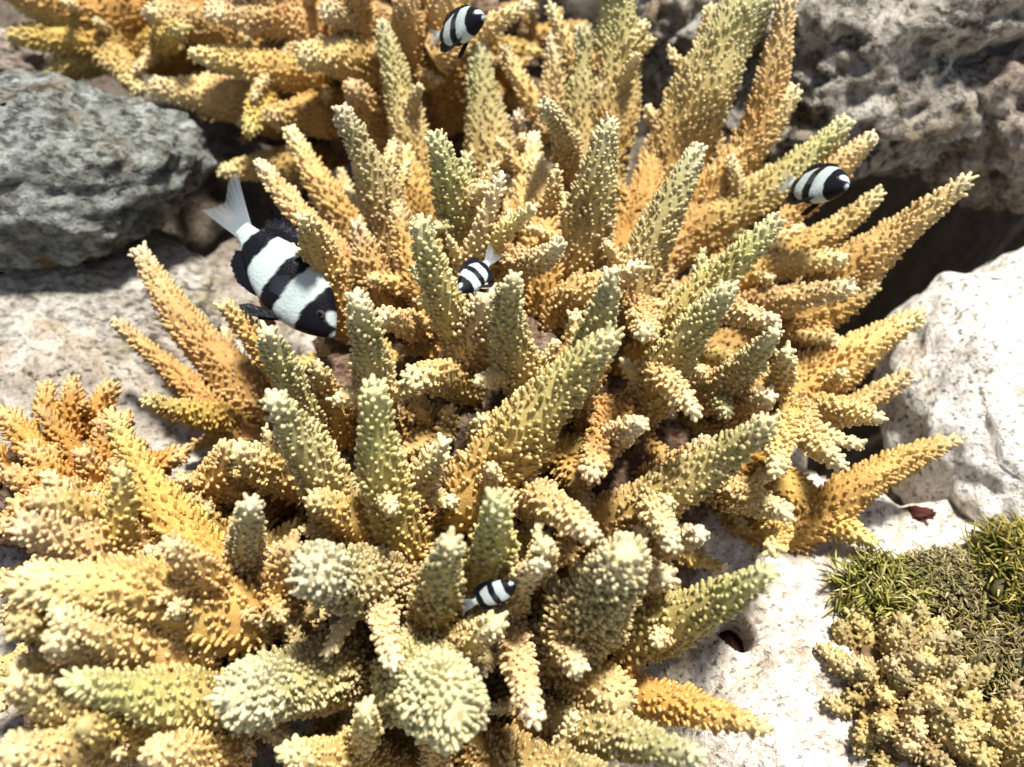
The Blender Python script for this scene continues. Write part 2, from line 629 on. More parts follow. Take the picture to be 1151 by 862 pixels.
def build_seabed():
    core = np.arange(-0.60, 0.6001, 0.0057)
    outer = 0.62 + np.cumsum(0.006 * 1.17 ** np.arange(48))
    xs = np.concatenate([-outer[::-1], core, outer])
    ys = xs + 0.15
    hx = np.arange(-0.016, 0.0161, 0.0015)      # finer rows round the burrow
    xs = np.sort(np.concatenate([xs[np.abs(xs - G_HOLE[0]) > 0.0165], hx + G_HOLE[0]]))
    ys = np.sort(np.concatenate([ys[np.abs(ys - G_HOLE[1]) > 0.0165], hx + G_HOLE[1]]))
    nx, ny = len(xs), len(ys)
    V = np.empty((nx * ny, 3))
    i = 0
    for y in ys:
        for x in xs:
            V[i] = (x, y, seabed_height(x, y)); i += 1
    a = (np.arange(ny - 1)[:, None] * nx + np.arange(nx - 1)[None]).ravel()
    F = np.concatenate([np.stack([a, a + 1, a + nx + 1], -1), np.stack([a, a + nx + 1, a + nx], -1)])
    # pale rubble to the right, greyer turf-covered rock to the left; grey-brown rock at the back, darkened further to paint in crevice shade
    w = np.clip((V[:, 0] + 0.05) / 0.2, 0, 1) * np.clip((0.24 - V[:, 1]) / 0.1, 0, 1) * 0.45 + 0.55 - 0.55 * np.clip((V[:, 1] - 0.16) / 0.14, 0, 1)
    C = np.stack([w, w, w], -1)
    m, nt, ns, ls, b = nodes_of('seabed_rock')
    pale = M_ROCK_WHITE
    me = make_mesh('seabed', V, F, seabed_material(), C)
    o = link('seabed', me)
    tag(o, kind='structure')


def seabed_material():
    m = rock_material('seabed_rubble', (0.84, 0.79, 0.73), (0.68, 0.62, 0.54), (0.36, 0.28, 0.20), pit=0.45, tint=(0.50, 0.40, 0.27))
    nt = m.node_tree
    b = nt.nodes['Principled BSDF']
    src = b.inputs['Base Color'].links[0].from_socket
    a = N(nt, 'ShaderNodeAttribute', attribute_name='Pigment')
    r = ramp(nt, a.outputs['Fac'], [(0.0, (0.22, 0.20, 0.18)), (0.55, (0.64, 0.63, 0.61)), (1.0, (1, 1, 1))])  # lowest stop: brown back rock plus crevice shade painted into its colour
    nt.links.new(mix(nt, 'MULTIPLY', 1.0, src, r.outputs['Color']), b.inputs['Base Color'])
    return m


build_seabed()


# ------------------------------------------------------------------ boulders
def boulder(name, label, c, rad, mat, seed, rough=0.22, nu=136, nv=76, rz=0.0, fine=0.02, ridged=0.0, cuts=(), sharp=1.0):
    u = np.linspace(0, 2 * np.pi, nu, endpoint=False)
    v = np.linspace(0.02, np.pi - 0.02, nv)
    V = np.empty((nu * nv, 3))
    ca, sa = math.cos(rz), math.sin(rz)
    sc = float(np.mean(rad))
    i = 0
    for b in v:
        for a in u:
            n = np.array([math.sin(b) * math.cos(a), math.sin(b) * math.sin(a), math.cos(b)])
            q = n + seed * 3.17
            k = 1 + rough * fbm(q, 4, 1.5, 0.55) + 0.5 * rough * abs(fbm(q + 9, 3, 3.2)) - 0.1 * rough
            k += fine * fbm(q, 4, 9.0, 0.6)
            if ridged:
                k += ridged * math.sin(26 * n[2] + 4 * fbm(q, 2, 2))
            p = n * k * np.asarray(rad)
            V[i] = (c[0] + ca * p[0] - sa * p[1], c[1] + sa * p[0] + ca * p[1], c[2] + p[2])
            for (cp, cr, cdp) in cuts:
                dd = np.linalg.norm(V[i] - cp)
                if dd < cr * 1.6:
                    V[i] += (np.asarray(c) - cp) / np.linalg.norm(np.asarray(c) - cp) * cdp * math.exp(-(dd / cr) ** 4)
            i += 1
    F = []
    a = (np.arange(nv - 1)[:, None] * nu + np.arange(nu)[None])
    b_ = (np.arange(nv - 1)[:, None] * nu + (np.arange(nu)[None] + 1) % nu)
    F = np.concatenate([np.stack([a, a + nu, b_ + nu], -1).reshape(-1, 3), np.stack([a, b_ + nu, b_], -1).reshape(-1, 3)])
    o = link(name, make_mesh(name, V - np.asarray(c), F, mat), loc=c)
    tag(o, label, 'rock')
    return o


boulder('boulder', 'dark grey pitted boulder overhanging at the upper left behind the large fish', at(48, 196, 0.085), (0.122, 0.08, 0.065),
        M_ROCK_GREY, 1.0, 0.16, rz=0.15, cuts=((at(135, 245, 0.07), 0.03, 0.03),))
boulder('flat_rock', 'low pale grey rock with pitted top on the left edge', at(30, 350, 0.005), (0.17, 0.10, 0.045),
        M_ROCK_PALE, 2.0, 0.12, rz=-0.2)
boulder('boulder', 'smooth white sunlit boulder at the right edge beyond the coral', at(1190, 480, -0.012), (0.13, 0.145, 0.105),
        M_ROCK_WHITE, 3.3, 0.10, rz=0.2)
hole = at(963, 62, 0.185)
boulder('boulder', 'grey brown lumpy boulder with a round hole at the upper right', at(1022, 50, 0.105), (0.175, 0.12, 0.10),
        M_ROCK_MOTTLED, 4.1, 0.30, rz=0.3, nu=190, nv=110, cuts=((hole, 0.012, 0.04),))
boulder('boulder', 'brown knobbly rock in the top right corner', at(1150, 110, 0.09), (0.09, 0.08, 0.085),
        M_ROCK_BROWN, 5.7, 0.34, rz=-0.3)
boulder('rock', 'brown ridged rock cut by the right edge above the white boulder', at(1165, 195, 0.06), (0.035, 0.03, 0.032),
        M_ROCK_BROWN, 6.2, 0.2, nu=90, nv=60, ridged=0.03)
boulder('rock', 'speckled pale rock behind the topmost olive branches', at(765, 55, 0.05), (0.07, 0.06, 0.075),
        M_ROCK_MOTTLED, 7.9, 0.22, nu=110, nv=70)
boulder('rock', 'small brown rubble lump beside a dark hollow in the top left corner', at(5, 70, 0.06), (0.04, 0.03, 0.03),
        M_ROCK_BROWN, 8.8, 0.25, nu=90, nv=60)

# ------------------------------------------------------------------ the main colony
MAIN = Dome((-0.005, 0.055, 0.005), (0.285, 0.325, 0.205))
root_main = thing('staghorn_coral', 'large golden olive branching coral with pale knobbly tips filling the middle', 'coral', (0, 0.02, 0.0))


def coral_base(root, c, rad, seed):
    nu, nv = 90, 50
    u = np.linspace(0, 2 * np.pi, nu, endpoint=False)
    v = np.linspace(0.02, np.pi * 0.62, nv)
    V = []
    for b in v:
        for a in u:
            n = np.array([math.sin(b) * math.cos(a), math.sin(b) * math.sin(a), math.cos(b)])
            k = 1 + 0.30 * fbm(n + seed, 4, 2.4) + 0.05 * fbm(n + seed, 3, 12)
            V.append(np.asarray(c) + n * k * np.asarray(rad))
    V = np.array(V)
    a = (np.arange(nv - 1)[:, None] * nu + np.arange(nu)[None])
    b_ = (np.arange(nv - 1)[:, None] * nu + (np.arange(nu)[None] + 1) % nu)
    F = np.concatenate([np.stack([a, a + nu, b_ + nu], -1).reshape(-1, 3), np.stack([a, b_ + nu, b_], -1).reshape(-1, 3)])
    o = link('base', make_mesh('base', V - np.array(root.location), F, M_DEAD), root)
    o['label'] = 'dead dark reddish brown coral base'


coral_base(root_main, MAIN.c, MAIN.r * 0.50, 2.2)

T_MAIN = [
    # base px, tip px, base width, tip width, tone, branchlets
    (562, 225, 536, 42, 66, 26, 'o', 4, {'st': 1.07}),
    (528, 290, 489, 150, 58, 30, 'o', 5, {'st': 1.07}),
    (445, 275, 383, 120, 56, 28, 'o', 4, {'st': 1.07}),
    (468, 180, 429, 25, 46, 22, 'o', 2, {'st': 1.07}),
    (392, 250, 324, 143, 42, 20, 'g', 2),
    (400, 318, 291, 183, 44, 20, 'g', 2),
    (388, 350, 342, 243, 50, 30, 'g', 2),
    (652, 200, 656, 30, 66, 30, 'o', 5, {'st': 1.07}),
    (688, 140, 690, -45, 64, 44, 'o', 3, {'st': 1.07}),
    (642, 215, 612, 116, 36, 18, 'o', 2, {'st': 1.07}),
    (655, 290, 686, 134, 70, 28, 'o', 4, {'st': 1.07}),
    (702, 338, 787, 162, 60, 26, 'o', 2, {'st': 1.07}),
    (765, 165, 856, -25, 84, 54, 'o', 3, {'st': 1.07}),
    (800, 215, 896, 98, 50, 30, 'g', 2),
    (792, 258, 956, 134, 60, 26, 'o', 4, {'st': 1.07}),
    (925, 205, 985, 151, 36, 18, 'g', 0),
    (888, 288, 991, 215, 42, 18, 'g', 1),
    (890, 355, 1089, 201, 68, 20, 'g', 2),
    (742, 378, 876, 245, 54, 28, 'o', 2, {'st': 1.07}),
    (732, 448, 821, 322, 58, 26, 'o', 3, {'st': 1.07}),
    (788, 446, 873, 372, 46, 20, 'o', 2, {'st': 1.07}),
    (820, 320, 950, 290, 40, 22, 'g', 2),
    (810, 352, 960, 322, 44, 22, 'g', 2),
    (862, 462, 1037, 351, 80, 26, 'g', 2),
    (925, 470, 1025, 418, 38, 18, 'g', 0),
    (905, 462, 990, 470, 40, 16, 'p', 1),
    (688, 588, 869, 472, 70, 28, 'o', 3, {'st': 1.07}),
    (915, 585, 1079, 492, 56, 16, 'y', 0, {'st': 0.92, 'sb': 0.7}),
    (865, 540, 986, 612, 58, 20, 'y', 1, {'st': 0.9}),
    (806, 548, 886, 579, 40, 18, 'p', 1),
    (540, 556, 690, 376, 90, 30, 'o', 2, {'st': 1.05, 'nub': 1.3}),
    (640, 440, 690, 306, 54, 22, 'o', 2, {'st': 1.07}),
    (592, 430, 577, 309, 58, 22, 'o', 2, {'st': 1.07}),
    (560, 292, 630, 276, 36, 18, 'p', 0),
    (522, 378, 470, 247, 52, 28, 'o', 2, {'st': 1.07}),
    (528, 392, 548, 328, 60, 44, 'g', 1, {'st': 0.86}),
    (422, 460, 402, 334, 54, 32, 'o', 2, {'st': 1.07}),
    (452, 612, 419, 432, 74, 36, 'o', 3, {'st': 1.07}),
    (395, 600, 306, 444, 76, 36, 'o', 3, {'st': 1.07}),
    (356, 500, 299, 370, 50, 28, 'o', 2, {'st': 1.07}),
    (288, 450, 154, 279, 60, 24, 'g', 2),
    (255, 476, 128, 360, 34, 16, 'b', 1, {'st': 0.9}),
    (265, 472, 163, 449, 36, 22, 'y', 0, {'st': 0.92}),
    (272, 690, 283, 563, 60, 32, 'o', 2, {'st': 1.07}),
    (545, 668, 558, 561, 66, 36, 'o', 2, {'st': 1.07}),
    (488, 712, 506, 608, 70, 36, 'o', 2, {'st': 1.07}),
    (450, 655, 346, 640, 84, 62, 'o', 2, {'st': 1.05, 'nub': 1.3, 'dens': 1.2}),
    (430, 672, 442, 748, 40, 22, 'p', 0),
    (636, 728, 706, 620, 92, 56, 'o', 2, {'st': 1.05, 'nub': 1.5, 'dens': 1.2}),
    (685, 728, 867, 642, 74, 28, 'o', 2, {'st': 1.07}),
    (405, 742, 262, 784, 90, 70, 'o', 2, {'st': 1.05, 'nub': 1.3, 'dens': 1.25}),
    (478, 752, 505, 795, 100, 92, 'o', 1, {'st': 1.05, 'nub': 1.5, 'shift': 0.012, 'dens': 1.5}),
    (574, 695, 600, 808, 40, 30, 'p', 0),
    (640, 775, 863, 819, 64, 24, 'b', 1),
    (598, 798, 784, 850, 66, 34, 'o', 1, {'st': 1.07}),
    (545, 850, 735, 895, 80, 44, 'o', 1, {'st': 1.05, 'nub': 1.4}),
    (428, 862, 322, 846, 74, 40, 'g', 1),
    (360, 850, 412, 797, 42, 30, 'p', 0),
    (588, 556, 668, 603, 48, 28, 'p', 0),
    (680, 500, 722, 476, 34, 16, 'p', 0),
    (738, 555, 757, 614, 42, 24, 'p', 0),
    (712, 335, 724, 374, 34, 22, 'p', 0),
    (520, 432, 458, 424, 46, 36, 'g', 0, {'st': 0.80, 'sb': 0.55}),
    (470, 366, 430, 354, 34, 26, 'g', 0, {'st': 0.84, 'sb': 0.6}),
    (640, 448, 580, 462, 40, 30, 'g', 0, {'st': 0.74, 'sb': 0.52}),
    (540, 500, 543, 470, 34, 26, 'g', 0, {'st': 0.68, 'sb': 0.5}),
    (512, 50, 598, 4, 38, 16, 'g', 0, {'free': 1, 'sb': 0.8, 'maxl': 0.06}),
    (648, 70, 617, 7, 28, 14, 'g', 0, {'free': 1, 'sb': 0.8, 'maxl': 0.06}),
    (622, 120, 622, 38, 42, 20, 'p', 1, {'free': 1, 'sb': 0.8, 'maxl': 0.06}),
    (608, 130, 565, 49, 28, 14, 'g', 0, {'free': 1, 'sb': 0.8, 'maxl': 0.06}),
    (690, 55, 727, 27, 34, 22, 'g', 0, {'free': 1, 'sb': 0.8, 'maxl': 0.06}),
    (688, 82, 734, 42, 28, 14, 'g', 0, {'free': 1, 'sb': 0.8, 'maxl': 0.06}),
    (445, 560, 500, 496, 42, 16, 'p', 2, {'st': 0.86}),
    (600, 640, 612, 612, 40, 26, 'p', 1),
    (560, 720, 608, 632, 46, 18, 'p', 1),
    (470, 730, 560, 700, 60, 40, 'g', 2, {'st': 0.9}),
    (420, 600, 350, 560, 60, 36, 'b', 2, {'st': 0.88}),
    (340, 540, 262, 505, 60, 40, 'g', 2, {'st': 0.9}),
    (300, 560, 240, 540, 60, 40, 'b', 2, {'st': 0.86}),
    (860, 560, 868, 620, 34, 20, 'y', 0),
    (700, 640, 752, 650, 50, 30, 'g', 1, {'st': 0.88}),
    (745, 540, 800, 500, 50, 34, 'b', 2, {'st': 0.84}),
    (820, 470, 866, 444, 46, 24, 'g', 1, {'st': 0.9}),
    (490, 862, 490, 800, 40, 40, 'g', 1, {'st': 0.85}),
    (640, 740, 700, 790, 70, 50, 'b', 2, {'st': 0.84}),
    (532, 292, 563, 199, 32, 14, 'p', 1, {'free': 1, 'sb': 0.75}),
    (545, 288, 599, 232, 30, 14, 'p', 1, {'free': 1, 'sb': 0.75}),
    (602, 292, 582, 128, 42, 20, 'g', 3, {'st': 0.83}),
    (612, 290, 603, 176, 50, 22, 'g', 3, {'st': 0.83}),
    (705, 275, 742, 150, 60, 34, 'b', 3, {'st': 0.83}),
    (755, 172, 775, 110, 46, 32, 'g', 0, {'free': 1, 'sb': 0.85}),
    (775, 105, 800, 5, 40, 20, 'g', 1, {'free': 1, 'sb': 0.85}),
    (842, 165, 886, -5, 46, 26, 'g', 2, {'st': 0.95}),
    (866, 442, 886, 393, 34, 18, 'g', 0, {'free': 1, 'sb': 0.8}),
    (815, 345, 873, 363, 32, 16, 'p', 0, {'free': 1, 'sb': 0.8}),
    (886, 470, 871, 530, 38, 20, 'p', 0, {'free': 1, 'sb': 0.8}),
    (900, 468, 946, 522, 42, 20, 'p', 1, {'free': 1, 'sb': 0.8}),
    (745, 428, 784, 466, 32, 16, 'p', 0, {'free': 1, 'sb': 0.8}),
    (694, 470, 664, 536, 50, 30, 'b', 1, {'st': 0.88, 'sb': 0.6}),
    (690, 250, 765, 205, 44, 20, 'b', 2, {'st': 0.83}),
    (650, 330, 720, 300, 40, 20, 'g', 1, {'st': 0.83}),
    (820, 300, 905, 255, 44, 24, 'g', 2, {'st': 0.83}),
    (850, 385, 985, 320, 50, 24, 'b', 2, {'st': 0.92}),
    (480, 330, 445, 230, 44, 22, 'b', 2, {'st': 0.83}),
    (430, 330, 400, 250, 44, 24, 'b', 2, {'st': 0.83}),
    (470, 250, 455, 165, 44, 22, 'b', 2, {'st': 0.83}),
    (590, 240, 600, 150, 40, 18, 'g', 2, {'st': 0.83}),
    (380, 480, 355, 410, 40, 22, 'b', 1, {'st': 0.86}),
    (330, 430, 250, 340, 40, 20, 'b', 1, {'st': 0.9}),
    (720, 620, 790, 600, 40, 22, 'p', 1, {'st': 0.9}),
    (620, 690, 650, 755, 46, 26, 'p', 1, {'st': 0.9}),
]
gm = np.random.default_rng(11)
px_branches(root_main, MAIN, T_MAIN, gm)

# short younger limbs crowding the inside of the colony
gf = np.random.default_rng(23)
cnt = 0
golden = math.pi * (3 - math.sqrt(5))
for i in range(118):
    zc = 1 - (i + 0.5) / 118 * 1.0
    th = i * golden
    rr = math.sqrt(max(0, 1 - zc * zc))
    n = unit(np.array([rr * math.cos(th), rr * math.sin(th), zc]) + gf.normal(0, 0.06, 3))
    a = MAIN.c + n * MAIN.r * 0.44
    pit = np.linalg.norm((n * MAIN.r)[:2] - np.array([-0.022, -0.01])) < 0.075
    back = max(0.0, n[1]) * 0.05 + max(0.0, n[0]) * 0.05
    ln = gf.uniform(0.54, 0.64) + back if not pit else gf.uniform(0.48, 0.53)
    b = MAIN.c + unit(n + gf.normal(0, 0.16, 3)) * MAIN.r * ln
    if b[2] < 0.01 or (n[1] > 0.55 and n[2] < 0.25):
        continue
    r0 = gf.uniform(0.006, 0.010)
    lm = Limb(a, b, r0, r0 * gf.uniform(0.30, 0.45), gf.choice(['g', 'b', 'b', 'y']), g=gf, dens=0.95, pale=0.35)
    add_branch(root_main, lm, 1, gf, letlen=0.028)
    cnt += 1

# ------------------------------------------------------------------ the colony at the upper left
UL = Dome((-0.11, 0.43, 0.04), (0.27, 0.19, 0.18))
root_ul = thing('staghorn_coral', 'brown gold branching coral spreading across the upper left corner', 'coral', (-0.11, 0.43, 0.0))
coral_base(root_ul, UL.c, UL.r * 0.5, 5.2)
T_UL = [
    (345, 28, 232, 14, 56, 28, 'g', 2),
    (345, 82, 214, 60, 52, 22, 'g', 2),
    (310, 125, 168, 98, 60, 28, 'g', 3),
    (345, 182, 249, 192, 44, 22, 'g', 1),
    (430, 72, 338, 62, 64, 48, 'g', 2),
    (200, 52, 8, 38, 66, 28, 'y', 2),
    (112, 52, 158, 104, 40, 16, 'p', 0),
    (250, 48, 165, 12, 56, 30, 'g', 2),
    (230, 15, -10, -15, 80, 40, 'b', 3),
    (375, 125, 300, 130, 56, 30, 'b', 2),
    (120, 60, 50, 85, 44, 22, 'y', 0),
    (330, 10, 260, -30, 56, 30, 'g', 2),
    (420, 25, 365, 12, 48, 30, 'g', 1),
    (460, 130, 455, -10, 66, 40, 'b', 4),
    (505, 120, 498, -20, 60, 40, 'b', 3),
    (400, 60, 400, -30, 60, 40, 'b', 3),
    (440, 170, 395, 95, 60, 34, 'b', 3),
    (300, 90, 280, 150, 40, 22, 'y', 1),
    (170, 60, 205, 30, 40, 26, 'y', 1),
    (100, 20, 20, 5, 50, 30, 'y', 1),
]
gu = np.random.default_rng(31)
px_branches(root_ul, UL, T_UL, gu, letlen=0.032, pale=0.6)
for i in range(36):
    n = unit(np.array([gu.normal(-0.2, 0.7), gu.normal(-0.5, 0.7), abs(gu.normal(0.6, 0.4))]))
    a = UL.c + n * UL.r * 0.46
    b = UL.c + unit(n + gu.normal(0, 0.16, 3)) * UL.r * gu.uniform(0.58, 0.72)
    r0 = gu.uniform(0.008, 0.013)
    add_branch(root_ul, Limb(a, b, r0, r0 * 0.4, gu.choice(['b', 'b', 'y']), g=gu, pale=0.3), 2, gu)

# ------------------------------------------------------------------ the colony at the lower left
LL = Dome((-0.20, -0.10, 0.02), (0.17, 0.15, 0.17))
root_ll = thing('staghorn_coral', 'bright golden orange coral with crowded knobs in the lower left corner', 'coral', (-0.20, -0.10, 0.0))
coral_base(root_ll, LL.c, LL.r * 0.5, 7.7)
T_LL = [
    (255, 785, 78, 766, 78, 34, 'o', 1, {'nub': 1.2}),
    (260, 690, 20, 655, 96, 50, 'g', 2, {'nub': 1.3}),
    (110, 800, 12, 765, 60, 34, 'p', 1),
    (130, 820, 5, 850, 80, 50, 'g', 2),
    (245, 640, 124, 466, 66, 22, 'y', 2),
    (150, 620, 20, 590, 80, 44, 'g', 2, {'nub': 1.2}),
    (130, 640, 138, 525, 46, 20, 'y', 1),
    (250, 670, 190, 610, 56, 30, 'b', 2),
    (250, 850, 170, 845, 70, 46, 'g', 2),
    (90, 700, 20, 700, 70, 44, 'y', 2),
    (120, 740, 60, 720, 60, 40, 'g', 2),
    (60, 840, 40, 880, 70, 50, 'b', 1),
    (300, 690, 330, 610, 60, 40, 'b', 2, {'st': 0.95}),
    (220, 560, 255, 500, 46, 26, 'b', 1, {'st': 0.9}),
    (140, 600, 40, 560, 56, 30, 'y', 2),
    (200, 730, 60, 690, 70, 36, 'g', 2),
    (190, 820, 90, 815, 70, 36, 'y', 2),
]
gl = np.random.default_rng(41)
px_branches(root_ll, LL, T_LL, gl, letlen=0.026, pale=0.6)
for i in range(30):
    n = unit(np.array([gl.normal(-0.1, 0.7), gl.normal(0, 0.7), abs(gl.normal(0.7, 0.3))]))
    a = LL.c + n * LL.r * 0.46
    b = LL.c + unit(n + gl.normal(0, 0.16, 3)) * LL.r * gl.uniform(0.58, 0.70)
    r0 = gl.uniform(0.008, 0.012)
    add_branch(root_ll, Limb(a, b, r0, r0 * 0.4, gl.choice(['y', 'b', 'g']), g=gl, pale=0.3), 2, gl)

# ------------------------------------------------------------------ small rusty colony on the left edge
OR_ = Dome(tuple(at(75, 560, 0.05)), (0.085, 0.075, 0.075))
root_or = thing('finger_coral', 'small rusty orange coral with stubby knobs on the left edge', 'coral', tuple(at(75, 560, 0.02)))
coral_base(root_or, OR_.c, OR_.r * 0.55, 9.1)
T_OR = [
    (90, 560, 0, 462, 52, 30, 'r', 1),
    (110, 560, 42, 458, 40, 14, 'r', 0),
    (80, 560, 30, 500, 50, 30, 'r', 1),
    (120, 565, 92, 505, 46, 26, 'r', 1),
    (125, 560, 112, 470, 34, 14, 'r', 0),
    (90, 570, 5, 530, 50, 30, 'r', 1),
    (120, 580, 70, 545, 50, 34, 'r', 1),
    (100, 585, 15, 565, 50, 34, 'r', 1),
    (130, 560, 128, 520, 40, 26, 'r', 1),
]
go = np.random.default_rng(51)
px_branches(root_or, OR_, T_OR, go, letlen=0.018)
for i in range(16):
    n = unit(np.array([go.normal(0, 0.8), go.normal(0, 0.8), abs(go.normal(0.7, 0.3))]))
    a = OR_.c + n * OR_.r * 0.5
    b = OR_.c + n * OR_.r * go.uniform(0.85, 1.0)
    add_branch(root_or, Limb(a, b, 0.008, 0.005, 'r', g=go), 1, go, letlen=0.018)

print('coral triangles', TRI, 'filler', cnt)


# ------------------------------------------------------------------ seaweed, lumpy coral, sponge
def blades(n, c, spread, length, r, cols, g, lean=0.5, curl=0.4, tipr=0.7):
    V, F, C = [], [], []
    sides, rings = 4, 6
    off = 0
    for _ in range(n):
        a, q = g.uniform(0, 6.28), math.sqrt(g.random())
        p = np.array([c[0] + spread[0] * q * math.cos(a), c[1] + spread[1] * q * math.sin(a), c[2] + spread[2] * math.sqrt(1 - q * q) * 0.97])
        d = unit(np.array([math.cos(a) * q * lean, math.sin(a) * q * lean, 1.0]) + g.normal(0, 0.35, 3))
        side = unit(np.cross(d, g.normal(0, 1, 3)))
        l_ = length * g.uniform(0.6, 1.3)
        P = np.array([p + d * l_ * t + side * curl * l_ * t * t for t in np.linspace(0, 1, rings)])
        T, A, B = frames(P)
        rr = r * g.uniform(0.8, 1.25) * np.array([0.7, 0.9, 1.0, 1.0, 0.85, 0.12]) * np.linspace(1, tipr, rings)
        th = np.linspace(0, 2 * np.pi, sides, endpoint=False)
        v = P[:, None] + rr[:, None, None] * (np.cos(th)[None, :, None] * A[:, None] + 0.6 * np.sin(th)[None, :, None] * B[:, None])
        V.append(v.reshape(-1, 3))
        i0 = np.arange(rings - 1)[:, None] * sides
        k = np.arange(sides)[None]
        a_, b_ = i0 + k + off, i0 + (k + 1) % sides + off
        F += [np.stack([a_, b_, b_ + sides], -1).reshape(-1, 3), np.stack([a_, b_ + sides, a_ + sides], -1).reshape(-1, 3)]
        c0 = np.array(cols[g.integers(len(cols))]) * g.uniform(0.8, 1.2)
        C.append(np.tile(c0, (rings * sides, 1)))
        off += rings * sides
    return np.vstack(V), np.vstack(F), np.vstack(C)


ga = np.random.default_rng(61)
GREENS = [(0.17, 0.17, 0.03), (0.26, 0.24, 0.05), (0.11, 0.115, 0.02), (0.38, 0.34, 0.09), (0.44, 0.41, 0.18)]


def seaweed(label, c, spread, n, length=0.009, cols=GREENS):
    n = int(n * 2.3)
    root = thing('seaweed_clump', label, 'seaweed', tuple(c), 'olive seaweed clumps on the right rubble')
    v, f, cc = blades(n, c, spread, length, 0.0010, cols, ga, 0.9, 1.1, 0.9)
    fr = link('fronds', make_mesh('fronds', v - np.asarray(c), f, M_ALGAE, cc), root)
    fr['kind'] = 'stuff'
    # holdfast
    hv, hf, hc = lump(c, np.array(spread) * np.array([0.92, 0.92, 1.0]), 0.3, (0.07, 0.06, 0.02), 12)
    link('holdfast', make_mesh('holdfast', hv - np.asarray(c), hf, M_ALGAE, hc), root)


def lump(c, rad, rough, col, seed, nu=40, nv=24):
    u = np.linspace(0, 2 * np.pi, nu, endpoint=False)
    v = np.linspace(0.03, np.pi - 0.03, nv)
    V = []
    for b in v:
        for a in u:
            n = np.array([math.sin(b) * math.cos(a), math.sin(b) * math.sin(a), math.cos(b)])
            V.append(np.asarray(c) + n * np.asarray(rad) * (1 + rough * fbm(n * 1.3 + seed, 3, 2.2)))
    V = np.array(V)
    a = (np.arange(nv - 1)[:, None] * nu + np.arange(nu)[None])
    b_ = (np.arange(nv - 1)[:, None] * nu + (np.arange(nu)[None] + 1) % nu)
    F = np.concatenate([np.stack([a, a + nu, b_ + nu], -1).reshape(-1, 3), np.stack([a, b_ + nu, b_], -1).reshape(-1, 3)])
    return V, F, np.tile(np.array(col), (len(V), 1))


seaweed('bushy olive green seaweed clump left of the others on the white rubble', on_ground(985, 672, 0.004), (0.028, 0.024, 0.018), 210)
seaweed('yellow tipped dark green seaweed clump cut by the right edge', on_ground(1140, 655, 0.012), (0.034, 0.036, 0.03), 260,
        cols=[(0.17, 0.17, 0.03), (0.30, 0.27, 0.06), (0.10, 0.11, 0.02), (0.42, 0.34, 0.09)])
seaweed('fine brownish seaweed strip between the two greener clumps', on_ground(1058, 655, 0.004), (0.034, 0.02, 0.012), 330, 0.0048,
        cols=[(0.24, 0.20, 0.08), (0.36, 0.30, 0.15), (0.14, 0.13, 0.05)])
seaweed('mossy brown seaweed mat below the yellow tipped clump', on_ground(1112, 735, 0.004), (0.036, 0.03, 0.014), 330, 0.0048,
        cols=[(0.22, 0.17, 0.08), (0.38, 0.30, 0.16), (0.14, 0.12, 0.04), (0.30, 0.25, 0.07)])


def knobbly_coral(label, c, spread, n, g):
    root = thing('knobbly_coral', label, 'coral', tuple(c))
    for k in range(n):
        q, a = math.sqrt((k + 0.5) / n) * g.uniform(0.9, 1.05), k * golden + g.normal(0, 0.2)
        d = unit(np.array([q * math.cos(a) * 1.3, q * math.sin(a) * 1.3, 1.0]) + g.normal(0, 0.15, 3))
        p = np.asarray(c) + np.array([spread[0] * q * math.cos(a), spread[1] * q * math.sin(a), spread[2] * (1 - q * q) - 0.008])
        r0 = g.uniform(0.004, 0.0075)
        lm = Limb(p, p + d * g.uniform(0.010, 0.022), r0, r0 * g.uniform(0.4, 0.7), 't', g=g, nub=0.75, dens=1.1, pale=0.7, bright=np.array([1, g.uniform(0.97, 1.04), g.uniform(0.8, 1.1)]) * g.uniform(0.65, 1.12))
        add_branch(root, lm, 0, g)
    v, f, cc = lump(c, (spread[0] * 0.9, spread[1] * 0.9, spread[2] * 0.45), 0.3, (0.16, 0.10, 0.05), 4.4)
    link('base', make_mesh('base', v - np.asarray(c), f, M_LUMP, cc), root)


knobbly_coral('tan low coral of stubby fingers on the white rubble at lower right', on_ground(1015, 775, 0.004), (0.036, 0.045, 0.024), 58, ga)
knobbly_coral('brownish stubby coral cut by the bottom right corner', on_ground(1120, 850, 0.004), (0.04, 0.035, 0.02), 44, ga)
SP = on_ground(1030, 577, 0.001)
v, f, cc = lump(SP, (0.012, 0.005, 0.0025), 0.45, (0.05, 0.012, 0.008), 3.3)
o = link('sponge', make_mesh('sponge', v - SP, f, M_LUMP, cc), loc=SP)
tag(o, 'small dark red encrusting sponge on the white rock', 'sponge')


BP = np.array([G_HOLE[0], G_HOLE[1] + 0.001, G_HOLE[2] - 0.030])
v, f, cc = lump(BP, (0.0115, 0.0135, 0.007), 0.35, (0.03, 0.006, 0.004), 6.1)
o = link('sponge', make_mesh('sponge', v - BP, f, M_LUMP, cc), loc=BP)
tag(o, 'dark red sponge inside the round burrow in the white rubble', 'sponge')


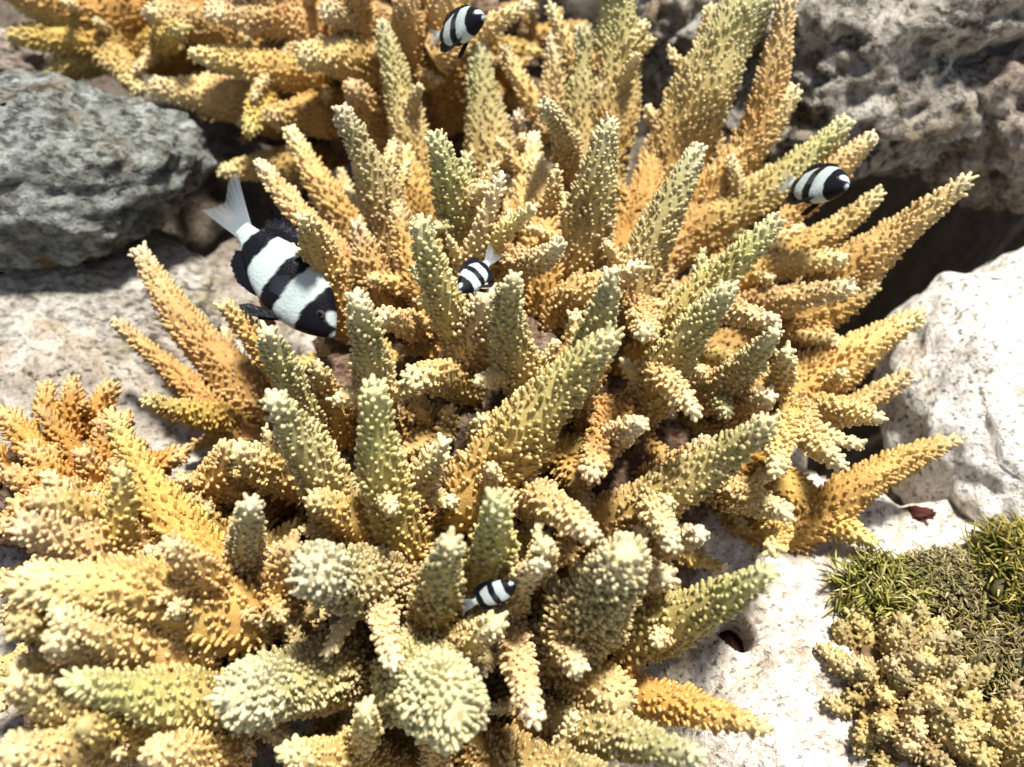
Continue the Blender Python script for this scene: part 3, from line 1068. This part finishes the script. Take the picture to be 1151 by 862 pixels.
# ------------------------------------------------------------------ humbug damselfish
def fish_material():
    m, nt, ns, ls, b = nodes_of('banded_fish_skin')
    tc = N(nt, 'ShaderNodeTexCoord')
    a = N(nt, 'ShaderNodeAttribute', attribute_name='Pigment')
    ls.new(a.outputs['Color'], b.inputs['Base Color'])
    b.inputs['Roughness'].default_value = 0.42
    b.inputs['Specular IOR Level'].default_value = 0.08
    # scale relief
    vo = N(nt, 'ShaderNodeTexVoronoi')
    vo.inputs['Scale'].default_value = 38
    ls.new(tc.outputs['Object'], vo.inputs['Vector'])
    bp = ns.new('ShaderNodeBump')
    bp.inputs['Strength'].default_value = 0.25
    bp.inputs['Distance'].default_value = 0.001
    ls.new(vo.outputs['Distance'], bp.inputs['Height'])
    ls.new(bp.outputs['Normal'], b.inputs['Normal'])
    return m


def tail_material():
    m, nt, ns, ls, b = nodes_of('clear_tail_fin')
    out = ns['Material Output']
    b.inputs['Base Color'].default_value = (0.36, 0.42, 0.46, 1)
    b.inputs['Roughness'].default_value = 0.4
    tr = ns.new('ShaderNodeBsdfTransparent')
    tl = ns.new('ShaderNodeBsdfTranslucent')
    tl.inputs['Color'].default_value = (0.32, 0.38, 0.42, 1)
    m1 = ns.new('ShaderNodeMixShader'); m1.inputs[0].default_value = 0.4
    ls.new(b.outputs[0], m1.inputs[1]); ls.new(tl.outputs[0], m1.inputs[2])
    a = N(nt, 'ShaderNodeAttribute', attribute_name='Pigment')
    m2 = ns.new('ShaderNodeMixShader')
    ls.new(a.outputs['Fac'], m2.inputs[0])
    ls.new(m1.outputs[0], m2.inputs[1]); ls.new(tr.outputs[0], m2.inputs[2])
    ls.new(m2.outputs[0], out.inputs['Surface'])
    return m


M_FISH = fish_material()
M_TAIL = tail_material()
BLACK, WHITE = np.array((0.006, 0.006, 0.009)), np.array((0.38, 0.44, 0.43))
XT = [-.50, -.42, -.30, -.15, 0, .15, .28, .38, .45, .49, .51]
TOP = [.075, .10, .185, .265, .30, .29, .24, .165, .09, .035, .0]
BOT = [-.075, -.10, -.185, -.265, -.30, -.285, -.235, -.165, -.10, -.05, -.02]
THK = [.022, .035, .065, .095, .115, .12, .11, .085, .055, .028, .004]


def band(x, z):
    """1 where the skin is white"""
    s = x + 0.10 * z - 0.25 * z * z + 0.006 * np.sin(23 * z + 9 * x) + 0.004 * np.sin(61 * z)
    w = np.ones_like(s)

    def bar(lo, hi, e=0.008):
        return np.clip((s - lo) / e, 0, 1) * np.clip((hi - s) / e, 0, 1)
    w = w - bar(-0.40, -0.255) - bar(-0.075, 0.07) - bar(0.25, 0.9)
    spot = np.hypot((x - 0.43) / 0.065, (z - 0.10) / 0.065)
    w = np.maximum(w, np.clip((1.0 - spot) / 0.25, 0, 1))
    lips = np.clip((x - 0.485) / 0.01, 0, 1) * 0.7
    return np.clip(np.maximum(w, lips), 0, 1)


def fin(base, outer, thick, colfn, nu=16, nvv=8, spike=0.0, curve=0.0):
    """a fin blade: base and outer edge polylines in the x-z plane, swept to a lens-thin solid"""
    base, outer = np.array(base, float), np.array(outer, float)
    u = np.linspace(0, 1, nu)

    def samp(P, u):
        k = np.linspace(0, 1, len(P))
        return np.stack([np.interp(u, k, P[:, 0]), np.interp(u, k, P[:, 1])], -1)
    Bp, Op = samp(base, u), samp(outer, u)
    V, C = [], []
    for side in (1, -1):
        for j in range(nvv):
            t = j / (nvv - 1)
            for i in range(nu):
                tt = t * (1 - (spike * (i % 2) if t > 0.5 else 0))
                p = Bp[i] * (1 - tt) + Op[i] * tt
                yy = side * thick * (1 - t) ** 0.6 * (0.7 + 0.3 * (i % 2)) + 0.0006 * side + curve * t * t
                V.append((p[0], yy, p[1]))
                C.append(colfn(p[0], p[1], t, u[i]))
    V, C = np.array(V), np.array(C)
    F = []
    n = nu * nvv
    for s in (0, 1):
        for j in range(nvv - 1):
            for i in range(nu - 1):
                a = s * n + j * nu + i
                q = [(a, a + 1, a + nu + 1), (a, a + nu + 1, a + nu)]
                F += q if s else [(x, z, y) for x, y, z in q]
    for i in range(nu - 1):     # close the rim
        a, b_ = (nvv - 1) * nu + i, n + (nvv - 1) * nu + i
        F += [(a, a + 1, b_ + 1), (a, b_ + 1, b_)]
    return V, np.array(F), C


def make_fish_meshes():
    nx, na = 110, 44
    xs = np.linspace(-0.5, 0.509, nx)
    from_top = np.interp(xs, XT, TOP)

    def sm(Y):
        y = np.interp(np.linspace(-0.5, 0.51, 400), XT, Y)
        k = np.hanning(31); k /= k.sum()
        yp = np.concatenate([np.full(15, y[0]), y, np.full(15, y[-1])])
        return np.interp(xs, np.linspace(-0.5, 0.51, 400), np.convolve(yp, k, 'valid'))
    tp, bt, tk = sm(TOP), sm(BOT), sm(THK)
    th = np.linspace(0, 2 * np.pi, na, endpoint=False)
    mid, hh = (tp + bt) / 2, (tp - bt) / 2
    cs, sn = np.cos(th), np.sin(th)
    Y = tk[:, None] * np.sign(sn) * np.abs(sn) ** 0.85
    Z = mid[:, None] + hh[:, None] * np.sign(cs) * np.abs(cs) ** 0.9
    X = np.repeat(xs[:, None], na, 1)
    V = np.stack([X, Y, Z], -1).reshape(-1, 3)
    w = band(V[:, 0], V[:, 2])[:, None]
    C = BLACK * (1 - w) + WHITE * w
    a = (np.arange(nx - 1)[:, None] * na + np.arange(na)[None])
    b_ = (np.arange(nx - 1)[:, None] * na + (np.arange(na)[None] + 1) % na)
    F = np.concatenate([np.stack([a, b_, b_ + na], -1).reshape(-1, 3), np.stack([a, b_ + na, a + na], -1).reshape(-1, 3)])
    nv = len(V)
    V = np.vstack([V, [[-0.5, 0, 0], [0.512, 0, -0.01]]])
    C = np.vstack([C, [WHITE, WHITE * 0.8]])
    i = np.arange(na)
    F = np.vstack([F, np.stack([np.full(na, nv), (i + 1) % na, i], -1), np.stack([np.full(na, nv + 1), (nx - 1) * na + i, (nx - 1) * na + (i + 1) % na], -1)])
    out = {'body': [make_mesh('fish_body', V, F, M_FISH, C)]}
    blk = lambda x, z, t, u: BLACK

    def dors(x, z, t, u):
        return BLACK
    v, f, c = fin([(0.20, 0.25), (0.1, 0.27), (0, 0.28), (-0.12, 0.26), (-0.25, 0.2), (-0.36, 0.12)],
                  [(0.10, 0.34), (0.03, 0.385), (-0.08, 0.40), (-0.22, 0.40), (-0.38, 0.36), (-0.44, 0.22)], 0.012, dors, 26, 9, 0.22)
    out['dorsal_fin'] = [make_mesh('dorsal_fin', v, f, M_FISH, c)]
    v, f, c = fin([(-0.02, -0.27), (-0.15, -0.25), (-0.28, -0.18), (-0.36, -0.11)],
                  [(-0.12, -0.32), (-0.24, -0.35), (-0.37, -0.29), (-0.41, -0.17)], 0.012, blk, 20, 8, 0.1)
    out['anal_fin'] = [make_mesh('anal_fin', v, f, M_FISH, c)]

    def tailc(x, z, t, u):
        k = 0.34 + 0.56 * t ** 0.6 + 0.05 * math.sin(u * 60)
        return np.array([k, k, k]).clip(0, 0.93)
    v, f, c = fin([(-0.475, 0.085), (-0.485, 0.0), (-0.475, -0.085)],
                  [(-0.86, 0.30), (-0.84, 0.17), (-0.74, 0.03), (-0.78, -0.10), (-0.82, -0.18)], 0.012, tailc, 30, 12, 0.0, 0.05)
    out['tail_fin'] = [make_mesh('tail_fin', v, f, M_TAIL, c)]
    pv, pf, pc = fin([(0.20, -0.235), (0.15, -0.25), (0.10, -0.26)],
                     [(0.03, -0.44), (-0.08, -0.45), (-0.04, -0.37)], 0.010, blk, 14, 8, 0.06)
    for s in (1, -1):
        q = pv.copy(); q[:, 1] += s * (0.05 + 0.25 * np.maximum(0, -0.25 - q[:, 2]))
        out.setdefault('pelvic_fin', []).append(make_mesh('pelvic_fin', q, pf, M_FISH, pc))
    pecc = lambda x, z, t, u: np.full(3, 0.93 + 0.05 * t)
    pv, pf, pc = fin([(0.17, 0.0), (0.165, -0.04), (0.16, -0.08)], [(0.03, 0.07), (-0.04, -0.05), (0.02, -0.15)], 0.004, pecc, 14, 8)
    for s in (1, -1):
        q = pv.copy(); q[:, 1] += s * (0.115 + 0.35 * np.maximum(0, 0.17 - q[:, 0]))
        out.setdefault('pectoral_fin', []).append(make_mesh('pectoral_fin', q, pf, M_TAIL, pc))
    for s in (1, -1):
        v, f, c = lump((0, 0, 0), (0.036, 0.020, 0.036), 0.0, (0.05, 0.04, 0.03), 1, 28, 18)
        # dark pupil faces outward on the side of the head
        rr = np.hypot(v[:, 0], v[:, 2]) / 0.036
        c[rr < 0.62] = (0.002, 0.002, 0.003)
        c[(rr >= 0.62) & (rr < 0.75)] = (0.06, 0.05, 0.035)
        v = v + np.array([0.355, s * 0.083, 0.045])
        out.setdefault('eye', []).append(make_mesh('eye', v, f, M_FISH, c))
    return out


FISH = make_fish_meshes()


def add_fish(label, px, py, z, length, head, dorsal, yaw=0.0):
    """head / dorsal: directions in the picture (x right, y up); yaw turns the head towards (+) or away from the viewer"""
    p = at(px, py, z)
    hx, hy = unit(head)
    f = unit(RIGHT * hx + UP * hy - FWD * math.tan(yaw))
    u0 = RIGHT * dorsal[0] + UP * dorsal[1]
    if len(dorsal) > 2:
        u0 = u0 - FWD * dorsal[2]
    u = unit(u0 - f * np.dot(u0, f))
    y = np.cross(u, f)
    root = thing('damselfish', label, 'fish', tuple(p), 'black and white banded damselfish')
    M = Matrix(((f[0], y[0], u[0], p[0]), (f[1], y[1], u[1], p[1]), (f[2], y[2], u[2], p[2]), (0, 0, 0, 1)))
    root.matrix_world = M @ Matrix.Diagonal((length, length * 0.95, length * 0.78, 1.0))
    for nm, ms in FISH.items():
        for me in ms:
            link(nm, me, root)
    return root


add_fish('large banded black and white fish with a clear tail beside the left boulder', 323, 316, 0.14, 0.091, (0.66, -0.75), (0.70, 0.71), 0.1)
add_fish('tiny black and white fish above the stub in the middle of the coral', 533, 311, 0.215, 0.029, (-0.62, -0.80), (-0.80, 0.62, 0.1), 0.7)
add_fish('small black and white fish beside the dark crevice at the right', 919, 208, 0.160, 0.060, (0.80, -0.60), (0.60, 0.80), 1.18)
add_fish('black and white fish cut by the top edge between brown branches', 517, 31, 0.235, 0.050, (0.97, -0.1), (0.22, 0.97), 0.90)
add_fish('tiny black and white fish hiding in the lower middle gap', 556, 667, 0.145, 0.024, (0.9, 0.42), (-0.42, 0.9), 0.2)
